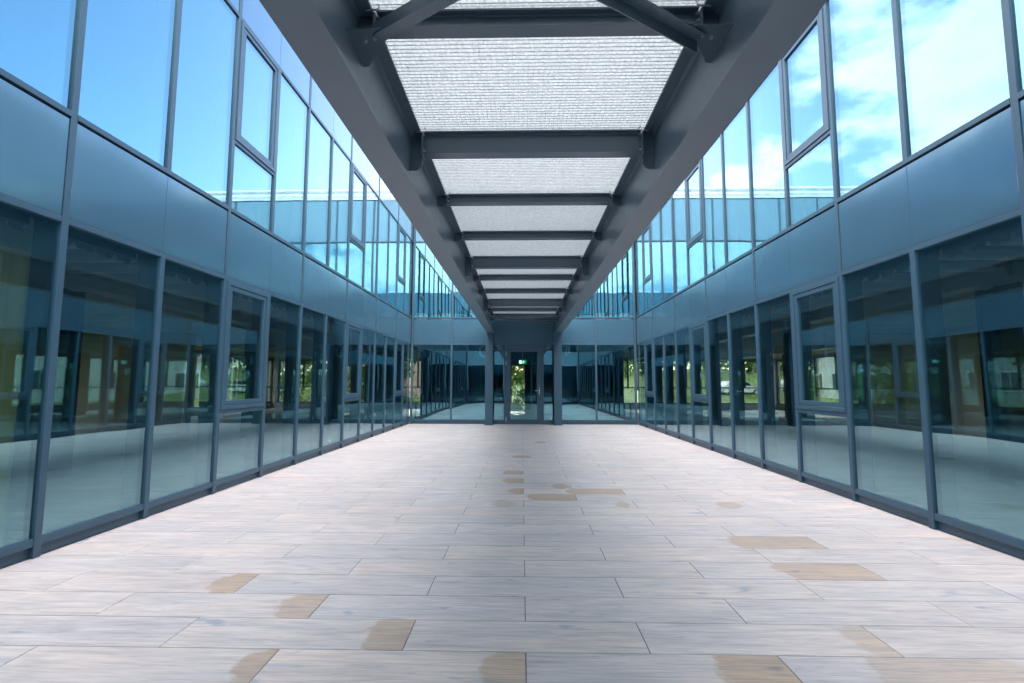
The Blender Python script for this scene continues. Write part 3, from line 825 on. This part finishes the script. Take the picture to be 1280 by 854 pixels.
# ------------------------------------------------------------------ beyond the building
def tree_meshes(seed, hgt, rad, leafm, nleaf, size):
    rnd = random.Random(seed)
    tb = MB()
    tb.tube([(0, 0, -.3), (.05, .03, hgt * .2), (-.04, .06, hgt * .45), (.03, 0, hgt * .8)], hgt * .026, 9, r1=hgt * .006)
    blobs = []
    for k in range(11):
        a = rnd.uniform(0, 6.283); e = rnd.uniform(.1, 1.); z = hgt * rnd.uniform(.30, .88)
        w = rad * (1 - abs(z / hgt - .52) * 1.25) * rnd.uniform(.45, .95)
        c = Vector((math.cos(a) * w, math.sin(a) * w, z)); blobs.append((c, rad * rnd.uniform(.34, .58)))
        tb.tube([(0, 0, z * .62), tuple(c * .5 + Vector((0, 0, z * .42))), tuple(c)], hgt * .010, 6, r1=.012)
    bm = bmesh.new()
    for i in range(nleaf):
        c, r = rnd.choice(blobs)
        d = Vector((rnd.gauss(0, 1), rnd.gauss(0, 1), rnd.gauss(0, .8))).normalized() * r * rnd.random() ** .45
        p = c + d; s = size * rnd.uniform(.6, 1.3)
        n = Vector((rnd.gauss(0, 1), rnd.gauss(0, 1), rnd.gauss(.5, 1))).normalized()
        u = n.orthogonal().normalized(); u.rotate(Matrix.Rotation(rnd.uniform(0, 6.28), 3, n)); v = n.cross(u)
        bm.faces.new([bm.verts.new(p + q) for q in (u * s, v * s * .55, -u * s, -v * s * .55)])
    me = bpy.data.meshes.new('crown'); bm.to_mesh(me); bm.free(); me.materials.append(leafm)
    return tb.mesh('trunk', M['bark'], True), me
def bush_mesh(seed, w, h, n, size):
    rnd = random.Random(seed); bm = bmesh.new()
    blobs = [(Vector((rnd.uniform(-w, w), rnd.uniform(-.6, .6), rnd.uniform(.2, h * .8))), rnd.uniform(.35, .7)) for k in range(14)]
    for i in range(n):
        c, r = rnd.choice(blobs); d = Vector((rnd.gauss(0, 1), rnd.gauss(0, 1), rnd.gauss(0, 1))).normalized() * r * rnd.random() ** .4
        p = c + d; p.z = max(.03, p.z); s_ = size * rnd.uniform(.6, 1.3)
        nn = Vector((rnd.gauss(0, 1), rnd.gauss(0, 1), rnd.gauss(.5, 1))).normalized(); u = nn.orthogonal().normalized(); u.rotate(Matrix.Rotation(rnd.uniform(0, 6.28), 3, nn)); v = nn.cross(u)
        bm.faces.new([bm.verts.new(p + q) for q in (u * s_, v * s_ * .5, -u * s_, -v * s_ * .5)])
    st = MB(); 
    for c, r in blobs[:9]: st.tube([(c.x * .2, c.y * .2, -.1), tuple(c * .6), tuple(c)], .03, 6, r1=.008)
    me = bpy.data.meshes.new('foliage'); bm.to_mesh(me); bm.free(); me.materials.append(M['leaf'])
    return st.mesh('stems', M['bark'], True), me
for (x, y, sd_, w_, h_, lab) in ((-.75, 27.2, 5, 1.3, 2.9, 'bright yellow-green shrub filling the open garden door'), (-12.4, 27.6, 6, 1.8, 2.6, 'leafy shrub beyond the far corner of the left wing'), (-8., 28.2, 8, 1.5, 2.2, 'lower shrub seen past the left wing, beside the leafy one')):
    z = ground_h(x, y); t = thing('shrub', lab, 'shrub', (x, y, z), 'shrubs outside the building')
    for nm, me in zip(('stems', 'foliage'), bush_mesh(sd_, w_, h_, 2600, .085)):
        o = bpy.data.objects.new(nm, me); COL.objects.link(o); o.parent = t
def woods():
    rnd = random.Random(12); bm = bmesh.new()
    for i in range(15000):
        a = rnd.uniform(-1.25, 1.25); r = rnd.uniform(88, 104); x, y = math.sin(a) * r, 7 + math.cos(a) * r
        top = 7 + 2.5 * math.sin(a * 23) + 1.6 * math.sin(a * 61 + 1) + 1.2 * math.sin(a * 140)
        p = Vector((x, y, ground_h(x, y) + rnd.random() ** .7 * top)); s_ = rnd.uniform(.3, .75)
        nn = Vector((rnd.gauss(0, 1), rnd.gauss(0, 1), rnd.gauss(.5, 1))).normalized(); u = nn.orthogonal().normalized(); v = nn.cross(u)
        bm.faces.new([bm.verts.new(p + q) for q in (u * s_, v * s_ * .6, -u * s_, -v * s_ * .6)])
    me = bpy.data.meshes.new('woods'); bm.to_mesh(me); bm.free(); me.materials.append(M['leafdark'])
    tag(link('woods', me), 'distant belt of green trees seen through the building', 'woods', None, 'stuff')
woods()
kinds = [tree_meshes(1, 7.5, 2.8, M['leaf'], 3200, .16), tree_meshes(2, 6.2, 2.6, M['leaf'], 3000, .15), tree_meshes(3, 8.5, 3.0, M['leafdark'], 3400, .17)]
TREES = [(-.9, 31., 0, 'yellow-green tree straight behind the open garden door'), (-11.5, 30.5, 1, 'bright tree past the left wing, nearest its far corner'),
         (-15.5, 29., 0, 'bright broad tree seen through the middle left panes'), (-9.8, 34., 2, 'dark tree behind the bright ones past the left wing'),
         (-21., 25., 1, 'small round tree seen through the left panes beside the grey block'), (-24., 19.5, 0, 'light green tree in front of the grey block on the left'),
         (-19., 33., 2, 'tall dark tree at the back beyond the left wing'), (7.8, 43., 0, 'yellow-green tree on the lawn past the end wing on the right'),
         (14.5, 60., 2, 'dark tree on the rising grass right of the cars'), (23., 60., 0, 'light tree on the rising grass behind the white cars'),
         (31., 58., 1, 'rounded tree on the bank behind the white cars'), (39., 55., 2, 'dark tree at the right end of the bank'),
         (4.6, 33., 2, 'dark tree just beyond the right corner of the end wing'), (-5.2, 36., 1, 'leafy tree behind the left corner of the end wing'),
         (34., 22., 1, 'small tree on the lawn before the white apartment block')]
for (x, y, k, lab) in TREES:
    z = ground_h(x, y)
    t = thing('tree', lab, 'tree', (x, y, z), 'trees outside the building')
    tr = bpy.data.objects.new('trunk', kinds[k][0]); cr = bpy.data.objects.new('crown', kinds[k][1])
    for o in (tr, cr): COL.objects.link(o); o.parent = t
    t.rotation_euler.z = random.uniform(0, 6.28); sc = random.uniform(.9, 1.1); t.scale = (sc, sc, sc)

def block(label, x0, x1, y0, y1, h, wallm, side, floors):
    z0 = -.32
    t = thing('apartment_block', label, 'building', ((x0 + x1) / 2, (y0 + y1) / 2, z0))
    mb = MB(); mb.box(x0, x1, y0, y1, z0 - .5, h); wpart('wall', mb, M[wallm], t)
    mb = MB(); mb.box(x0 - .25, x1 + .25, y0 - .25, y1 + .25, h + .002, h + .3); wpart('roof', mb, M['facadegrey'], t)
    fr = MB(); fr.box(-.07, .07, -.75, .75, 0, 1.6); fm = fr.mesh('window', M['white'])
    gb = MB(); gb.box(-.075, .075, -.68, -.03, .07, 1.53); gb.box(-.075, .075, .03, .68, .07, 1.53); gm = gb.mesh('pane', M['winblue'])
    xf = x1 if side > 0 else x0
    n = int((y1 - y0) / 2.8)
    for f in range(floors):
        for k in range(n):
            at = (xf, y0 + (k + .5) * (y1 - y0) / n, .7 + f * 2.9)
            o = link('window', fm, t, at); link('pane', gm, o, at)
block('white apartment block across the lawn on the right, rows of windows', 28, 40, 30, 50, 11.5, 'facadewhite', -1, 4)
block('grey apartment block across the lawn on the left, rows of windows', -44, -30, 30, 56, 12, 'facadegrey', 1, 4)
block('reddish brick house beyond the left corner of the end wing', -19, -9, 52, 62, 8, 'facadered', -1, 2)

def car(x, y, rz, lab):
    z = ground_h(x, y)
    t = thing('parked_car', lab, 'car', (x, y, z + .02), 'cars parked on the bank'); 
    def sub(name, mb, m, par):
        o = bpy.data.objects.new(name, mb.mesh(name, m)); COL.objects.link(o); o.parent = par; return o
    mb = MB(); mb.prism([(-2.1, .28), (2.1, .28), (2.15, .62), (1.95, .82), (1.0, .93), (.45, 1.38), (-1.35, 1.42), (-1.95, .98), (-2.15, .85)], 'y', -.85, .85)
    body = sub('body', mb, M['carpaint'], t)
    for s in (-1, 1):
        mb = MB(); mb.prism([(.88, .95), (.42, 1.32), (-1.25, 1.35), (-1.65, .97)], 'y', s * .852, s * .862); sub('side_window', mb, M['carglass'], t)
        for wx in (-1.3, 1.3):
            mb = MB(); mb.tube([(wx, s * .70, .31), (wx, s * .88, .31)], .31, 18); w = sub('wheel', mb, M['rubber'], t)
            mb = MB(); mb.tube([(wx, s * .881, .31), (wx, s * .89, .31)], .19, 12); sub('rim', mb, M['zinc'], w)
    mb = MB(); mb.prism([(.98, .955), (.47, 1.37), (.50, 1.385), (1.02, .965)], 'y', -.72, .72); sub('windscreen', mb, M['carglass'], t)
    for s in (-.6, .6):
        mb = MB(); mb.box(2.06, 2.155, s - .17, s + .17, .62, .74); sub('headlight', mb, M['chrome'], t)
    t.rotation_euler.z = rz
car(22.5, 50., .12, 'white car parked on the bank, left of two'); car(29.5, 51., .05, 'white car parked on the bank, right of two')

# ------------------------------------------------------------------ world and light
SUN_EL, SUN_AZ = R(23), R(0)      # azimuth measured from +Y (the far end) towards +X
w = bpy.data.worlds.new('World'); S.world = w; w.use_nodes = True
nt = w.node_tree; nt.nodes.clear()
out = nt.nodes.new('ShaderNodeOutputWorld')
sky = N(nt, 'ShaderNodeTexSky', sky_type='NISHITA'); sky.sun_disc = False
sky.sun_elevation = SUN_EL; sky.sun_rotation = SUN_AZ; sky.altitude = 100; sky.air_density = 1.0; sky.dust_density = .45; sky.ozone_density = 2.5
bg = N(nt, 'ShaderNodeBackground', Strength=.132)
L(nt, sky.outputs[0], bg.inputs[0])
tc = N(nt, 'ShaderNodeTexCoord'); dirv = tc.outputs['Generated']
sep = N(nt, 'ShaderNodeSeparateXYZ'); L(nt, dirv, sep.inputs[0])
zz = math_(nt, 'ADD', math_(nt, 'MAXIMUM', sep.outputs[2], 0.), .22)
cv = N(nt, 'ShaderNodeCombineXYZ'); L(nt, math_(nt, 'DIVIDE', sep.outputs[0], zz), cv.inputs[0]); L(nt, math_(nt, 'DIVIDE', sep.outputs[1], zz), cv.inputs[1])
cn = noise(nt, cv.outputs[0], 2.5, 8, .58, .15)
def lobe(d, c0, c1):
    d = Vector(d).normalized()
    dp = N(nt, 'ShaderNodeVectorMath', operation='DOT_PRODUCT'); L(nt, dirv, dp.inputs[0]); dp.inputs[1].default_value = d
    mr = N(nt, 'ShaderNodeMapRange', interpolation_type='SMOOTHSTEP'); mr.inputs[1].default_value = c0; mr.inputs[2].default_value = c1
    L(nt, dp.outputs['Value'], mr.inputs[0]); return mr.outputs[0]
cov = math_(nt, 'MULTIPLY', lobe((-1.25, 1, .85), .92, .985), .36)
cov = math_(nt, 'MAXIMUM', cov, math_(nt, 'MULTIPLY', lobe((-.52, 1, .43), .992, .9995), .20))
cov = math_(nt, 'MAXIMUM', cov, math_(nt, 'MULTIPLY', lobe((0, -.5, 1), .35, .80), .55))  # unseen cloud bank overhead and behind, added as neutral fill light
cov = math_(nt, 'MAXIMUM', cov, math_(nt, 'MULTIPLY', lobe((-.2, -1, .3), .72, .95), .36))
dens = N(nt, 'ShaderNodeMapRange', interpolation_type='SMOOTHSTEP'); dens.inputs[1].default_value = .69; dens.inputs[2].default_value = .82
L(nt, math_(nt, 'ADD', cn, cov), dens.inputs[0])
cl = N(nt, 'ShaderNodeBackground'); L(nt, math_(nt, 'MULTIPLY_ADD', lobe((0, -.5, 1), .35, .85), 1.15, 1.05), cl.inputs['Strength']);  # clouds made brighter in the added overhead bank
cn2 = noise(nt, cv.outputs[0], 5, 4)
L(nt, ramp(nt, cn2, [(.3, (.74, .77, .82)), (.65, (1, .985, .96))]), cl.inputs[0])
mx = N(nt, 'ShaderNodeMixShader'); L(nt, math_(nt, 'MULTIPLY', dens.outputs[0], .95), mx.inputs[0]); L(nt, bg.outputs[0], mx.inputs[1]); L(nt, cl.outputs[0], mx.inputs[2])
L(nt, mx.outputs[0], out.inputs[0])
w.cycles.sampling_method = 'MANUAL'; w.cycles.sample_map_resolution = 1024

sd = bpy.data.lights.new('sun', 'SUN'); sd.energy = 2.6; sd.angle = R(.5); sd.color = (1, .94, .85)
so = bpy.data.objects.new('sun', sd); COL.objects.link(so)
dsun = Vector((math.sin(SUN_AZ) * math.cos(SUN_EL), math.cos(SUN_AZ) * math.cos(SUN_EL), math.sin(SUN_EL)))
so.rotation_euler = dsun.to_track_quat('Z', 'Y').to_euler()

# ------------------------------------------------------------------ camera
cd = bpy.data.cameras.new('camera'); co = bpy.data.objects.new('camera', cd); COL.objects.link(co)
cd.sensor_fit = 'HORIZONTAL'; cd.sensor_width = 36; cd.lens = 36 * 595.54 / 1280; cd.clip_start = .05; cd.clip_end = 1500
p, y_, r_ = .088161, .020532, .002314
fwd = Vector((-math.sin(y_) * math.cos(p), math.cos(y_) * math.cos(p), math.sin(p)))
rt = Vector((math.cos(y_), math.sin(y_), 0)); up = rt.cross(fwd)
r2 = rt * math.cos(r_) + up * math.sin(r_); u2 = -rt * math.sin(r_) + up * math.cos(r_)
co.matrix_world = Matrix(((r2.x, u2.x, -fwd.x, 0), (r2.y, u2.y, -fwd.y, 0), (r2.z, u2.z, -fwd.z, EYE), (0, 0, 0, 1)))
S.camera = co

S.view_settings.view_transform = 'Standard'; S.view_settings.look = 'None'; S.view_settings.gamma = 1
S.view_settings.exposure = 2.16
S.render.engine = 'CYCLES'
c = S.cycles
c.use_denoising = True; c.max_bounces = 10; c.diffuse_bounces = 4; c.glossy_bounces = 6; c.transmission_bounces = 6; c.transparent_max_bounces = 24
c.sample_clamp_indirect = 6.
